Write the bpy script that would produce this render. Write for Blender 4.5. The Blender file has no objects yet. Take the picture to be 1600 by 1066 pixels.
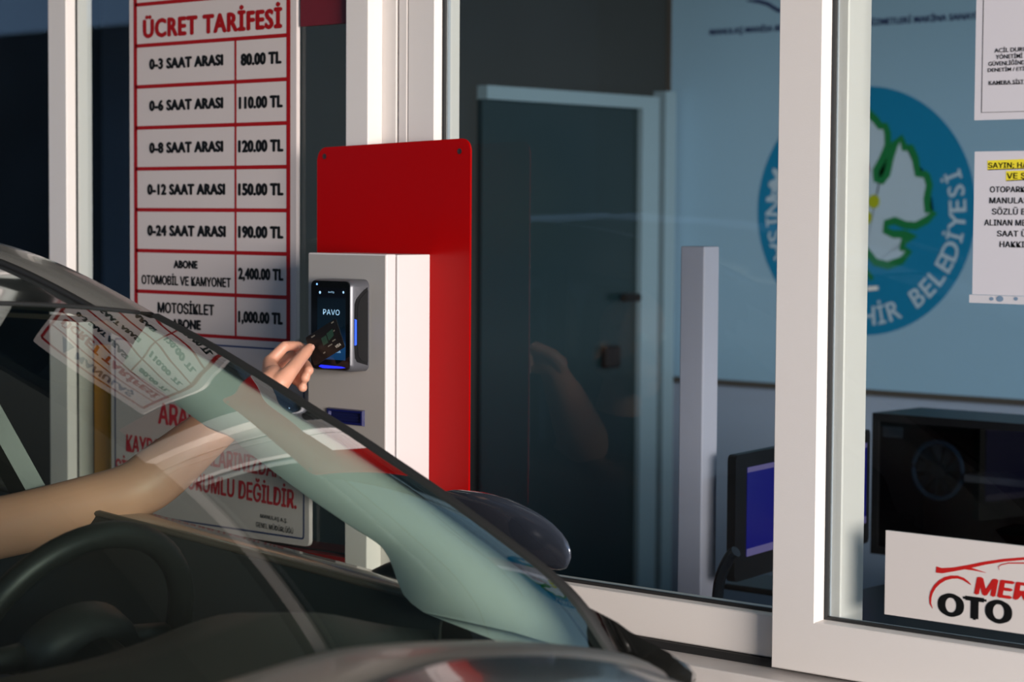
import bpy, bmesh, math, random
from math import sin, cos, pi, radians, sqrt, atan2
from mathutils import Vector as V, Matrix
random.seed(4)
S = bpy.context.scene
COL = S.collection

# ------------------------------------------------------------------ camera
F = 3500.0                        # focal length in pixels of the 1600 x 1066 frame
CX, CY = 800.0, 533.0
CAM = V((-.477, -2.883, 1.51))
HEAD = math.atan2(3901.0, sqrt(F * F + 196.0 ** 2))  # heading, measured from -X towards +Y
PITCH = math.atan(196.0 / F)
ROLL = 0.0063
_h = V((-cos(HEAD), sin(HEAD), 0)); _r = V((sin(HEAD), cos(HEAD), 0))
_f = (_h * cos(PITCH) + V((0, 0, -sin(PITCH)))).normalized()
_u = _r.cross(_f).normalized()
RT = _r * cos(ROLL) + _u * sin(ROLL)
UP = _u * cos(ROLL) - _r * sin(ROLL)
cam = bpy.data.cameras.new('camera'); camo = bpy.data.objects.new('camera', cam); COL.objects.link(camo)
cam.sensor_width = 36; cam.lens = F / 1600 * 36; cam.clip_start = 0.05; cam.clip_end = 200
m3 = Matrix((RT, UP, -_f)).transposed()
camo.matrix_world = Matrix.Translation(CAM) @ m3.to_4x4()
cam.dof.use_dof = True; cam.dof.focus_distance = 3.72; cam.dof.aperture_fstop = 4.5
S.camera = camo

def ray(x, y): return _f + RT * ((x - CX) / F) - UP * ((y - CY) / F)
def P(x, y, Y):                   # the point of the plane Y = const seen at a photo pixel
    d = ray(x, y); return CAM + d * ((Y - CAM.y) / d.y)
def PX(x, y, X):
    d = ray(x, y); return CAM + d * ((X - CAM.x) / d.x)
def PZ(x, y, Z):
    d = ray(x, y); return CAM + d * ((Z - CAM.z) / d.z)
def proj(p):
    d = p - CAM; z = d.dot(_f); return CX + d.dot(RT) / z * F, CY - d.dot(UP) / z * F

# ------------------------------------------------------------------ world, light, exposure
S.view_settings.view_transform = 'Standard'; S.view_settings.look = 'None'
S.view_settings.gamma = 1; S.view_settings.exposure = 0.9; S.view_settings.use_curve_mapping = False
W = bpy.data.worlds.new('sky'); S.world = W; W.use_nodes = True
nt = W.node_tree; nt.nodes.clear()
wo = nt.nodes.new('ShaderNodeOutputWorld'); bg = nt.nodes.new('ShaderNodeBackground')
tc = nt.nodes.new('ShaderNodeTexCoord'); sx = nt.nodes.new('ShaderNodeSeparateXYZ')
rp = nt.nodes.new('ShaderNodeValToRGB')
nt.links.new(tc.outputs['Generated'], sx.inputs[0]); nt.links.new(sx.outputs['Z'], rp.inputs[0])
rp.color_ramp.elements[0].position = 0.0; rp.color_ramp.elements[0].color = (.10, .11, .12, 1)
rp.color_ramp.elements[1].position = 0.5; rp.color_ramp.elements[1].color = (.22, .27, .36, 1)
e = rp.color_ramp.elements.new(0.04); e.color = (.42, .74, 1.25, 1)
nt.links.new(rp.outputs[0], bg.inputs[0]); bg.inputs[1].default_value = 0.9
nt.links.new(bg.outputs[0], wo.inputs[0])

def area(name, loc, target, sx_, sy_, power, col):
    l = bpy.data.lights.new(name, 'AREA'); l.shape = 'RECTANGLE'; l.size = sx_; l.size_y = sy_
    l.energy = power; l.color = col
    o = bpy.data.objects.new(name, l); COL.objects.link(o); o.location = loc
    o.rotation_euler = (V(target) - V(loc)).to_track_quat('-Z', 'Y').to_euler(); return o
area('daylight_from_garage_mouth', (7.6, -4.4, 2.0), (-3, -.2, 1.25), 4.4, 2.6, 1090, (1, .91, .83))

# ------------------------------------------------------------------ materials
MATS = {}
def mat(name, col, rough=.5, metal=0, spec=.5, emit=None, estr=0, bump=0, bscale=200, coat=0, var=0, vscale=8, sss=0):
    if name in MATS: return MATS[name]
    m = bpy.data.materials.new(name); m.use_nodes = True; n = m.node_tree; b = n.nodes['Principled BSDF']
    b.inputs['Base Color'].default_value = (*col, 1); b.inputs['Roughness'].default_value = rough
    b.inputs['Metallic'].default_value = metal; b.inputs['Specular IOR Level'].default_value = spec
    b.inputs['Coat Weight'].default_value = coat; b.inputs['Coat Roughness'].default_value = .06
    if sss:
        b.inputs['Subsurface Weight'].default_value = sss; b.inputs['Subsurface Radius'].default_value = (.012, .004, .002)
    if emit: b.inputs['Emission Color'].default_value = (*emit, 1); b.inputs['Emission Strength'].default_value = estr
    if bump or var:
        t = n.nodes.new('ShaderNodeTexCoord')
    if bump:
        nz = n.nodes.new('ShaderNodeTexNoise'); nz.inputs['Scale'].default_value = bscale; nz.inputs['Detail'].default_value = 3
        bp = n.nodes.new('ShaderNodeBump'); bp.inputs['Strength'].default_value = bump; bp.inputs['Distance'].default_value = .002
        n.links.new(t.outputs['Object'], nz.inputs['Vector']); n.links.new(nz.outputs['Fac'], bp.inputs['Height']); n.links.new(bp.outputs[0], b.inputs['Normal'])
    if var:
        nz = n.nodes.new('ShaderNodeTexNoise'); nz.inputs['Scale'].default_value = vscale; nz.inputs['Detail'].default_value = 4
        mx = n.nodes.new('ShaderNodeMix'); mx.data_type = 'RGBA'
        mx.inputs[6].default_value = (*[c * (1 - var) for c in col], 1); mx.inputs[7].default_value = (*[min(1, c * (1 + var)) for c in col], 1)
        n.links.new(t.outputs['Object'], nz.inputs['Vector']); n.links.new(nz.outputs['Fac'], mx.inputs[0]); n.links.new(mx.outputs[2], b.inputs['Base Color'])
    MATS[name] = m; return m

def glass(name, tint, ior=1.5, rough=0.0):
    m = bpy.data.materials.new(name); m.use_nodes = True; n = m.node_tree; n.nodes.clear()
    out = n.nodes.new('ShaderNodeOutputMaterial'); mx = n.nodes.new('ShaderNodeMixShader')
    tr = n.nodes.new('ShaderNodeBsdfTransparent'); tr.inputs[0].default_value = (*tint, 1)
    gl = n.nodes.new('ShaderNodeBsdfGlossy'); gl.inputs['Roughness'].default_value = rough; gl.inputs[0].default_value = (1, 1, 1, 1)
    fr = n.nodes.new('ShaderNodeFresnel'); fr.inputs[0].default_value = ior
    ge = n.nodes.new('ShaderNodeNewGeometry'); ma = n.nodes.new('ShaderNodeMath'); ma.operation = 'SUBTRACT'; ma.inputs[0].default_value = 1
    mu = n.nodes.new('ShaderNodeMath'); mu.operation = 'MULTIPLY'   # the exit side of the sheet adds no second mirror
    n.links.new(ge.outputs['Backfacing'], ma.inputs[1]); n.links.new(ma.outputs[0], mu.inputs[0]); n.links.new(fr.outputs[0], mu.inputs[1])
    n.links.new(mu.outputs[0], mx.inputs[0]); n.links.new(tr.outputs[0], mx.inputs[1]); n.links.new(gl.outputs[0], mx.inputs[2])
    n.links.new(mx.outputs[0], out.inputs[0]); MATS[name] = m; return m

PVC = mat('white_pvc', (.72, .665, .625), .42, bump=.10, bscale=420)
PVCI = mat('white_pvc_smooth', (.74, .70, .67), .35)
RUB = mat('black_rubber', (.012, .012, .012), .55)
WGLASS = glass('window_glass', (.90, .925, .92), 1.37)
CGLASS = glass('car_glass', (.86, .92, .88), 1.62)
REDP = mat('red_painted_plate', (.34, .0008, .0008), .25, spec=.12)
GREYP = mat('white_painted_steel', (.66, .61, .60), .45, bump=.05, bscale=300)
GREYF = mat('shaded_front_sheet', (.34, .315, .29), .42, bump=.05, bscale=300)
SIGNW = mat('white_sign_board', (.56, .49, .465), .5, spec=.3)
SIGNR = mat('red_print', (.30, .003, .004), .55, spec=.2)
INK = mat('black_print', (.004, .004, .004), .6, spec=.2)
NAVY = mat('navy_print', (.02, .035, .12), .5)
PAPER = mat('white_paper', (.60, .57, .60), .7)
YEL = mat('yellow_highlighter', (.80, .66, .03), .6)
BLACK = mat('black_plastic', (.007, .007, .008), .4, spec=.25)
DARKT = mat('dark_trim', (.022, .024, .024), .5, bump=.15, bscale=500)
SKIN = mat('skin', (.64, .315, .21), .48, sss=.12, var=.07, vscale=22)
NAIL = mat('fingernail', (.66, .36, .28), .28)
PAINT = mat('car_paint_silver', (.30, .285, .26), .26, metal=.6, coat=.6)

# ------------------------------------------------------------------ object helpers
ORG = {}
def link(o): COL.objects.link(o); return o
def thing(name, loc, label=None, cat=None, group=None, kind=None):
    o = bpy.data.objects.new(name, None); o.empty_display_size = .05; o.location = loc; link(o); ORG[o.name] = V(loc)
    tag(o, label, cat, group, kind); return o
def tag(o, label=None, cat=None, group=None, kind=None):
    if label: o['label'] = label
    if cat: o['category'] = cat
    if group: o['group'] = group
    if kind: o['kind'] = kind
    return o
def obj(name, bm, m, parent=None, smooth=False, label=None, cat=None, group=None, kind=None, recalc=True):
    """link a bmesh given in world coordinates as ONE mesh object"""
    if recalc: bmesh.ops.recalc_face_normals(bm, faces=bm.faces)
    vs = [v.co for v in bm.verts]
    if parent: org = ORG[parent.name]
    else: org = V(((min(v.x for v in vs) + max(v.x for v in vs)) / 2, (min(v.y for v in vs) + max(v.y for v in vs)) / 2, min(v.z for v in vs)))
    bmesh.ops.translate(bm, verts=bm.verts, vec=-org)
    me = bpy.data.meshes.new(name); bm.to_mesh(me); bm.free(); me.materials.append(m)
    if smooth is True:
        for p in me.polygons: p.use_smooth = True
    elif smooth: me.shade_smooth() if False else me.set_sharp_from_angle(angle=radians(smooth)); [setattr(p, 'use_smooth', True) for p in me.polygons] if smooth else None
    o = bpy.data.objects.new(name, me); link(o)
    ORG[o.name] = org
    if parent: o.parent = parent
    else: o.location = org
    tag(o, label, cat, group, kind); return o
def bm_(): return bmesh.new()
def box(bm, x0, x1, y0, y1, z0, z1, bev=0, seg=2):
    t = bmesh.new(); bmesh.ops.create_cube(t, size=1)
    for v in t.verts: v.co = V(((x0 + x1) / 2 + v.co.x * abs(x1 - x0), (y0 + y1) / 2 + v.co.y * abs(y1 - y0), (z0 + z1) / 2 + v.co.z * abs(z1 - z0)))
    if bev: bmesh.ops.bevel(t, geom=t.edges[:], offset=bev, segments=seg, affect='EDGES', profile=.5)
    merge(bm, t); return bm
def merge(bm, t):
    me = bpy.data.meshes.new('tmp'); t.to_mesh(me); t.free(); bm.from_mesh(me); bpy.data.meshes.remove(me)
def prism(bm, pts, axis, a0, a1):
    """extrude a 2D polygon along an axis: axis 'y' pts are (x,z); 'x' pts are (y,z); 'z' pts are (x,y)"""
    def q(p, a): return V((p[0], a, p[1])) if axis == 'y' else V((a, p[0], p[1])) if axis == 'x' else V((p[0], p[1], a))
    A = [bm.verts.new(q(p, a0)) for p in pts]; B = [bm.verts.new(q(p, a1)) for p in pts]; n = len(pts)
    bm.faces.new(A); bm.faces.new(B[::-1])
    for i in range(n): bm.faces.new((A[i], A[(i + 1) % n], B[(i + 1) % n], B[i]))
    return bm
def rrect(x0, x1, z0, z1, r, n=6, dz0=0, dz1=0):
    pts = []
    for cx, cz, a in ((x1 - r, z1 - r, 0), (x0 + r, z1 - r, 90), (x0 + r, z0 + r, 180), (x1 - r, z0 + r, 270)):
        for i in range(n + 1):
            t = radians(a + 90 * i / n); pts.append((cx + r * cos(t), cz + r * sin(t)))
    return pts
def ring(bm, x0, x1, z0, z1, prof):
    """mitred rectangular frame in an XZ plane; prof = closed list of (inset, y)"""
    n = len(prof); L = []
    for d, y in prof:
        L.append([bm.verts.new((x0 + d, y, z0 + d)), bm.verts.new((x1 - d, y, z0 + d)), bm.verts.new((x1 - d, y, z1 - d)), bm.verts.new((x0 + d, y, z1 - d))])
    for i in range(n):
        a, b = L[i], L[(i + 1) % n]
        for k in range(4): bm.faces.new((a[k], a[(k + 1) % 4], b[(k + 1) % 4], b[k]))
    return bm
def tube(bm, pts, r, n=10, cap=True, sy=1.0):
    pts = [V(p) for p in pts]; R = r if isinstance(r, (list, tuple)) else [r] * len(pts); rings = []
    up = V((0, 0, 1))
    for i, p in enumerate(pts):
        d = (pts[min(i + 1, len(pts) - 1)] - pts[max(i - 1, 0)]).normalized()
        a = d.cross(up)
        if a.length < 1e-3: a = d.cross(V((1, 0, 0)))
        a.normalize(); b = a.cross(d).normalized()
        rings.append([bm.verts.new(p + a * cos(2 * pi * k / n) * R[i] * sy + b * sin(2 * pi * k / n) * R[i]) for k in range(n)])
    for i in range(len(rings) - 1):
        for k in range(n): bm.faces.new((rings[i][k], rings[i][(k + 1) % n], rings[i + 1][(k + 1) % n], rings[i + 1][k]))
    if cap: bm.faces.new(rings[0][::-1]); bm.faces.new(rings[-1])
    return bm
def grid(bm, rows):
    R = [[bm.verts.new(p) for p in r] for r in rows]
    for i in range(len(R) - 1):
        for j in range(len(R[0]) - 1): bm.faces.new((R[i][j], R[i][j + 1], R[i + 1][j + 1], R[i + 1][j]))
    return bm
def solid(bm, t):
    bmesh.ops.recalc_face_normals(bm, faces=bm.faces)
    bmesh.ops.solidify(bm, geom=bm.faces[:], thickness=t); return bm
def smoothpts(pts, n=6):
    """Catmull-Rom"""
    pts = [V(p) for p in pts]; out = []
    for i in range(len(pts) - 1):
        p0 = pts[max(i - 1, 0)]; p1 = pts[i]; p2 = pts[i + 1]; p3 = pts[min(i + 2, len(pts) - 1)]
        for k in range(n):
            t = k / n; out.append(.5 * ((2 * p1) + (p2 - p0) * t + (2 * p0 - 5 * p1 + 4 * p2 - p3) * t * t + (3 * p1 - p0 - 3 * p2 + p3) * t ** 3))
    out.append(pts[-1]); return out

TXT = {}
SANS = None
try:
    import os
    SANS = bpy.data.fonts.load(os.path.join(bpy.utils.system_resource('DATAFILES', path='fonts'), 'Inter.woff2'))
except Exception:
    SANS = None
def glyphs(s, bold=.03, spacing=1.0, shear=0, sans=False):
    """outline of a string as (verts, faces) normalised to its bounding box"""
    key = (s, bold, spacing, shear, sans)
    if key in TXT: return TXT[key]
    c = bpy.data.curves.new('t', 'FONT'); c.body = s; c.size = 1; c.offset = bold * .2;
    if sans and SANS: c.font = SANS; c.offset = 0
    c.extrude = 0; c.space_character = spacing; c.shear = shear; c.resolution_u = 3
    o = bpy.data.objects.new('t', c); COL.objects.link(o)
    dg = bpy.context.evaluated_depsgraph_get(); dg.update()
    me = bpy.data.meshes.new_from_object(o.evaluated_get(dg))
    vs = [v.co.copy() for v in me.vertices]; fs = [tuple(p.vertices) for p in me.polygons]
    bpy.data.objects.remove(o); bpy.data.curves.remove(c); bpy.data.meshes.remove(me)
    x0 = min(v.x for v in vs); x1 = max(v.x for v in vs); z0 = min(v.y for v in vs); z1 = max(v.y for v in vs)
    W_, H_ = x1 - x0, z1 - z0; e = bold * .85
    VV, FF = [], []                                    # heavier strokes: the outline laid over itself, shifted
    for dx, dz in ((-e, 0), (e, 0), (0, -e * .5), (0, e * .5)) if e > 0 else ((0, 0),):
        k = len(VV)
        VV += [((v.x - x0 + dx + e) / (W_ + 2 * e), (v.y - z0 + dz + e * .5) / (H_ + e)) for v in vs]; FF += [tuple(i + k for i in f) for f in fs]
    r = (VV, FF, (W_ + 2 * e) / (H_ + e)); TXT[key] = r; return r
def put(bm, g, fn):
    nf = max(1, len(g[1]) // 4)                        # overlapping facets lie a hair in front of one another
    for k, f in enumerate(g[1]):
        d = V((0, (k // nf) * 6e-5 + (k % 5) * 9e-6, 0))
        bm.faces.new([bm.verts.new(fn(*g[0][i]) - d) for i in f])
def text_px(bm, s, px0, px1, pyc, hpx, Y, bold=.03, spacing=1.0, shear=0, rot=0, sans=False):
    """lettering lying in plane Y, filling the width px0..px1, centred on pyc at its middle, hpx tall"""
    g = glyphs(s, bold, spacing, shear, sans); c = P((px0 + px1) / 2, pyc, Y)
    a = P(px0, pyc, Y).x; b = P(px1, pyc, Y).x; h = (P((px0 + px1) / 2, pyc - hpx / 2, Y) - P((px0 + px1) / 2, pyc + hpx / 2, Y)).z
    def fn(u, v):
        x = (u - .5) * (b - a); z = (v - .5) * h
        return V(((a + b) / 2 + x * cos(rot) - z * sin(rot), Y, c.z + x * sin(rot) + z * cos(rot)))
    put(bm, g, fn)
def stroke(bm, pts, w, Y, closed=False):
    """flat line of width w through XZ points in plane Y"""
    n = len(pts); A = []
    for i, p in enumerate(pts):
        a = pts[(i - 1) % n] if closed else pts[max(i - 1, 0)]; b = pts[(i + 1) % n] if closed else pts[min(i + 1, n - 1)]
        d = V((b[0] - a[0], b[1] - a[1])); d = d.normalized() if d.length else V((1, 0)); nrm = V((-d.y, d.x))
        ww = w[i] if isinstance(w, (list, tuple)) else w
        A.append((bm.verts.new((p[0] + nrm.x * ww / 2, Y, p[1] + nrm.y * ww / 2)), bm.verts.new((p[0] - nrm.x * ww / 2, Y, p[1] - nrm.y * ww / 2))))
    for i in range(n if closed else n - 1):
        a, b = A[i], A[(i + 1) % n]; bm.faces.new([bm.verts.new(v.co - V((0, (i % 7) * 2e-5, 0))) for v in (a[0], a[1], b[1], b[0])])
    bmesh.ops.delete(bm, geom=[v for p in A for v in p], context='VERTS')
def poly(bm, pts, Y): bm.faces.new([bm.verts.new((p[0], Y, p[1])) for p in pts])
def xz(p): return (p.x, p.z)
def disc(cx, cz, r, n=40, ez=1): return [(cx + r * cos(2 * pi * i / n), cz + r * ez * sin(2 * pi * i / n)) for i in range(n)]

# =================================================================== SETTING
def slab(name, x0, x1, y0, y1, z0, z1, m): return obj(name, box(bm_(), x0, x1, y0, y1, z0, z1), m, kind='structure')
CONC = mat('concrete', (.16, .155, .15), .8, var=.25, vscale=2, bump=.2, bscale=30)
slab('floor', -32, 9, -9.2, 4, -.1, 0, CONC)
slab('ceiling', -14, 1.6, -4.8, 3.2, 3.0, 3.15, mat('garage_ceiling', (.16, .18, .165), .7, var=.1, vscale=3))
# inside of the booth
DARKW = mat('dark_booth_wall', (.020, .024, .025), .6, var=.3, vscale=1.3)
WALLI = mat('booth_wall_paint', (.30, .38, .52), .7)
XL, YB = -5.0, 2.93
slab('wall_back', -8, 1.6, YB, YB + .1, 0, 3.0, WALLI)
slab('wall_left', -8.1, -8.0, 0.0, YB, 0, 3.0, DARKW)
slab('wall_right', 1.6, 1.7, 0.0, YB + .1, 0, 3.0, WALLI)
Xb0 = P(1038, 500, YB).x
slab('wall_partition', XL - .06, XL, .95, YB, 0, 3.0, DARKW)

# ---- window front
zsill = P(1100, 924, .06).z
Z1 = 2.32
zL0 = P(331, 840, 0).z
xA0, xA1 = P(76, 300, 0).x, P(104, 300, 0).x
xB0, xB1 = P(540, 100, 0).x, P(575, 100, 0).x
obj('trim_1', box(bm_(), xA0, xA1, 0, .068, zL0, Z1, .002), PVC, kind='structure')
t2 = bm_(); box(t2, xB0, xB1, 0, .11, .30, Z1, .002)
obj('trim_2', t2, PVC, kind='structure')
xC1 = P(637, 100, .036).x; xg = P(621, 100, .036).x
t3 = bm_(); box(t3, xB1, xg - .003, .036, .11, .30, Z1, .0015); box(t3, xg + .003, xC1 - .002, .036, .11, .30, Z1, .0015); box(t3, xg - .003, xg + .003, .046, .11, .3, Z1)
obj('trim_3', t3, PVC, kind='structure')
XE = 1.5                                               # right end of the front
def pane(parent, x0, x1, z0, z1, y):
    return obj('glass_pane', box(bm_(), x0, x1, y, y + .005, z0, z1), WGLASS, parent)
def window(name, x0, x1, z0, z1, y, fw, reveal, back):
    w = thing(name, ((x0 + x1) / 2, y, z0), kind='structure')
    b = fw + .003
    f = ring(bm_(), x0, x1, z0, z1, [(0, y + .002), (.002, y), (fw - .002, y), (fw, y + .002), (b, y + reveal), (b, y + back), (0, y + back)])
    obj('sash_frame', f, PVC, w)
    g = ring(bm_(), x0, x1, z0, z1, [(b - .001, y + reveal - .007), (b + .0035, y + reveal - .005), (b + .0045, y + reveal), (b - .001, y + reveal)])
    obj('rubber_gasket', g, RUB, w)
    s = ring(bm_(), x0, x1, z0, z1, [(b, y + reveal + .005), (b + .003, y + reveal + .005), (b + .003, y + reveal + .011), (b, y + reveal + .011)])
    obj('spacer_bar', s, mat('spacer_grey', (.42, .45, .5), .4), w)
    pane(w, x0 + b - .004, x1 - b + .004, z0 + b - .004, z1 - b + .004, y + reveal)
    return w
# window_1 and window_2: fixed panes either side of the left post
def fixed(name, x0, x1, z0, z1):
    w = thing(name, ((x0 + x1) / 2, 0, z0), kind='structure')
    pane(w, x0 - .004, x1 + .004, z0, z1, .028)
    g = ring(bm_(), x0 - .001, x1 + .001, z0 - .001, z1 + .001, [(0, .024), (.004, .024), (.004, .028), (0, .028)]); obj('rubber_gasket', g, RUB, w)
    return w
xF0 = -6.6
fixed('window_1', xF0, xA0, zL0, Z1); fixed('window_2', xA1, xB0, zL0, Z1)
# window_3: rear-track sash in the middle
z30 = P(1100, 1011, .036).z
window('window_3', xC1, P(1320, 500, .036).x, z30, Z1, .036, .068, .024, .062)
# window_4: front-track sash on the right
x40 = P(1211, 533, 0).x; z40 = P(1206, 1043, 0).z
fw4 = P(1279, 533, 0).x - x40
window('window_4', x40, x40 + 1.35, z40, Z1, 0, fw4, .028, .052)
# sills and the wall below and above
sl = bm_(); zs = z30 - .008
box(sl, xC1 - .002, XE, -.045, .10, zs - .035, zs - .006, .003)
obj('trim_5', sl, mat('sill_pvc', (.66, .61, .58), .4, var=.12, vscale=14), kind='structure')
obj('trim_6', box(bm_(), xC1 - .002, XE, .030, .10, zs - .006, z30 - .001), RUB, kind='structure')
obj('trim_7', box(bm_(), xC1 - .002, XE, -.075, -.045, zs - .060, zs - .030, .004), PVC, kind='structure')
slab('wall_front', xC1 - .002, XE, 0, .11, 0, zs - .035, mat('wall_panel_white', (.68, .65, .62), .5))
slab('wall_front_left', xF0, xB0, 0, .11, 0, zL0, mat('wall_panel_red', (.20, .008, .008), .4))
slab('wall_fascia', xF0, XE, -.02, .12, Z1, 3.0, mat('fascia_teal', (.09, .10, .09), .5))
slab('wall_end', xF0 - .1, xF0, 0, .11, 0, 3.0, PVC)
# the garage on the far side of the lane, seen only as a reflection in the panes
fo = slab('wall_opposite', -32, -1, -9.2, -9, 0, 3.10, mat('far_wall', (.12, .15, .17), .8, var=.6, vscale=1.2))
slab('wall_opposite_sky_block', -10.4, -1, -9, -8.9, 0, 3.6, mat('far_wall_dark', (.012, .010, .010), .8, var=.6, vscale=.8))  # unseen taller block, added to keep sky reflections off the middle pane

# ---- partition door inside the booth (structure)
d1 = thing('door_1', (XL, 2.4, 0), kind='structure')
FRB = mat('door_frame_pale', (.19, .28, .34), .5)
def ptY(x, y): return PX(x, y, XL)
ya, yb_ = ptY(745, 300).y, ptY(988, 300).y; ztop = ptY(985, 170).z; yc = ptY(1014, 300).y
fr = bm_(); box(fr, XL, XL + .04, yb_, yc, 0, ztop + .04); box(fr, XL, XL + .04, ya, yb_, ztop, ztop + .04)
obj('door_frame', fr, FRB, d1)
obj('door_panel', box(bm_(), XL, XL + .02, ya, yb_, .05, ztop), mat('door_panel_dark', (.007, .020, .025), .3), d1)
hb = bm_(); box(hb, XL + .02, XL + .045, ptY(930, 560).y, ptY(955, 560).y, ptY(940, 575).z, ptY(940, 540).z, .01); tube(hb, [PX(975, 465, XL + .05), PX(998, 465, XL + .06)], .014)
obj('door_handle', hb, BLACK, d1)
obj('trim_8', box(bm_(), XL, XL + .05, ptY(1020, 300).y, ptY(1036, 300).y, 0, ztop + .06), FRB, kind='structure')

# ---- garage ceiling lamps, and added ones lighting the booth interior
def tube_lamp(loc, axis, L, label, power, rot=None):
    t = thing('ceiling_lamp', loc, label, 'lamp', 'fluorescent ceiling lamps')
    x, y, z = loc; hx, hy = (L / 2, .06) if axis == 'x' else (.06, L / 2)
    obj('lamp_housing', box(bm_(), x - hx, x + hx, y - hy, y + hy, z + .03, z + .075, .008), PVCI, t)
    k = .8
    for s in (-1, 1):
        a = V((x - L * .47, y + s * .03, z + .012)) if axis == 'x' else V((x + s * .03, y - L * .47, z + .012)); b = V((x + L * .47, y + s * .03, z + .012)) if axis == 'x' else V((x + s * .03, y + L * .47, z + .012))
        obj('lamp_tube', tube(bm_(), [a, b], .013), mat('lamp_tube_glow', (.9, .9, .9), .4, emit=(.85, 1, .92), estr=power), t)
    return t
tube_lamp((-1.9, 1.9, 2.90), 'x', .9, 'added twin tube lamp on the booth ceiling above the desk', 1.6)
tube_lamp((-.4, 1.9, 2.90), 'x', .9, 'added twin tube lamp on the booth ceiling above the black computer case', 1.6)
tube_lamp((-4.4, -2.6, 2.92), 'x', 1.5, 'twin tube lamp on the garage ceiling behind the silver car', 6)
tube_lamp((-6.8, -1.2, 2.92), 'y', 1.5, 'twin tube lamp across the garage ceiling at the far end of the booth', 6)
area('booth_fill_light', (-1.2, 1.9, 2.88), (-1.9, 1.9, .9), .9, .14, 10, (.62, .86, 1))  # unseen area light added to brighten the booth interior

# =================================================================== SIGNS ON THE GLASS
def tariff_sign():
    Y = .016
    xl, xr = P(203, 300, Y).x, P(463, 300, Y).x
    zb = P(333, 527, Y).z; zt = 2.06
    t = thing('tariff_sign', ((xl + xr) / 2, Y, zb), 'white price board with red grid and parking fees on the left window', 'sign')
    obj('board', prism(bm_(), rrect(xl, xr, zb, zt, .008), 'y', Y, Y + .009), SIGNW, t)
    Yg = Y - .0006; g = bm_()
    gl, gr = P(212.5, 300, Y).x, P(451, 300, Y).x; gd = P(368.5, 300, Y).x
    mid = (gl + gr) / 2; mx = proj(V((mid, Y, 1.5)))[0]
    rows = [(331.5, y) for y in (63.5, 129.2, 194.8, 262, 327.8, 393.7, 459.3, 525.5)]
    zr = [P(x, y, Y).z for x, y in rows]
    st = (zr[0] - zr[-1]) / 7; zr = [zr[0] - st * i for i in range(8)]
    zt2 = zr[0] + st * 1.0; zt3 = zr[0] + st * 2.0
    w, w2 = .011, .0075
    for z in zr[:-1] + [zt2]: stroke(g, [(gl, z), (gr, z)], w2, Yg)
    stroke(g, [(gl, zr[-1]), (gr, zr[-1])], w2, Yg); stroke(g, [(gl, zt3), (gr, zt3)], w, Yg)
    stroke(g, [(gl, zt3), (gl, zr[-1])], w, Yg); stroke(g, [(gr, zt3), (gr, zr[-1])], w, Yg - .0001)
    stroke(g, [(gd, zr[0]), (gd, zr[-1])], .0055, Yg - .0001)
    obj('red_grid', g, SIGNR, t, recalc=False)
    r = bm_(); text_px(r, 'ÜCRET TARİFESİ', 223, 441, 32, 41, Yg, .065, 1.12); obj('red_title', r, SIGNR, t)
    k = bm_()
    for s, a, b, yc, h in (('0-3 SAAT ARASI', 233, 349, 97, 18), ('0-6 SAAT ARASI', 233, 349, 163, 18), ('0-8 SAAT ARASI', 233, 349, 230, 18), ('0-12 SAAT ARASI', 230, 352, 296, 18), ('0-24 SAAT ARASI', 230, 353, 361, 18),
                           ('ABONE', 271, 309, 413.5, 13), ('OTOMOBİL VE KAMYONET', 221, 361, 437.5, 19), ('MOTOSİKLET', 246, 335, 480.5, 22), ('ABONE', 268, 314, 507, 16)):
        k = bm_(); text_px(k, s, a, b, yc, h, Yg, *((.05, 1.0) if 'M' in s else (.078, 1.08)), sans='M' in s); obj('black_lettering', k, INK, t)
    for s, a, b, yc, h in (('80.00 TL', 376, 440, 91.5, 20), ('110.00 TL', 373, 442, 159.5, 20), ('120.00 TL', 372, 443, 228, 20), ('150.00 TL', 372, 443, 296, 20), ('190.00 TL', 372, 443, 363, 20), ('2,400.00 TL', 372, 443, 430, 22), ('1,000.00 TL', 372, 442, 498, 22)):
        k = bm_(); text_px(k, s, a, b, yc, h, Yg, .075, 1.05); obj('black_lettering', k, INK, t)
    hd = bm_(); Yh = Yg
    gg = glyphs('MANULAŞ', .05, 1.1, .2); cx, cz = (gl + gr) / 2 + .03, zr[0] + st * 1.5
    put(hd, gg, lambda u, v: V((cx + (u - .5) * .26, Yh, cz + (v - .55) * .055)))
    poly(hd, [(cx - .20, cz - .03), (cx - .145, cz - .03), (cx - .165, cz + .035)], Yh)
    obj('navy_heading', hd, NAVY, t)
tariff_sign()

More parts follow.
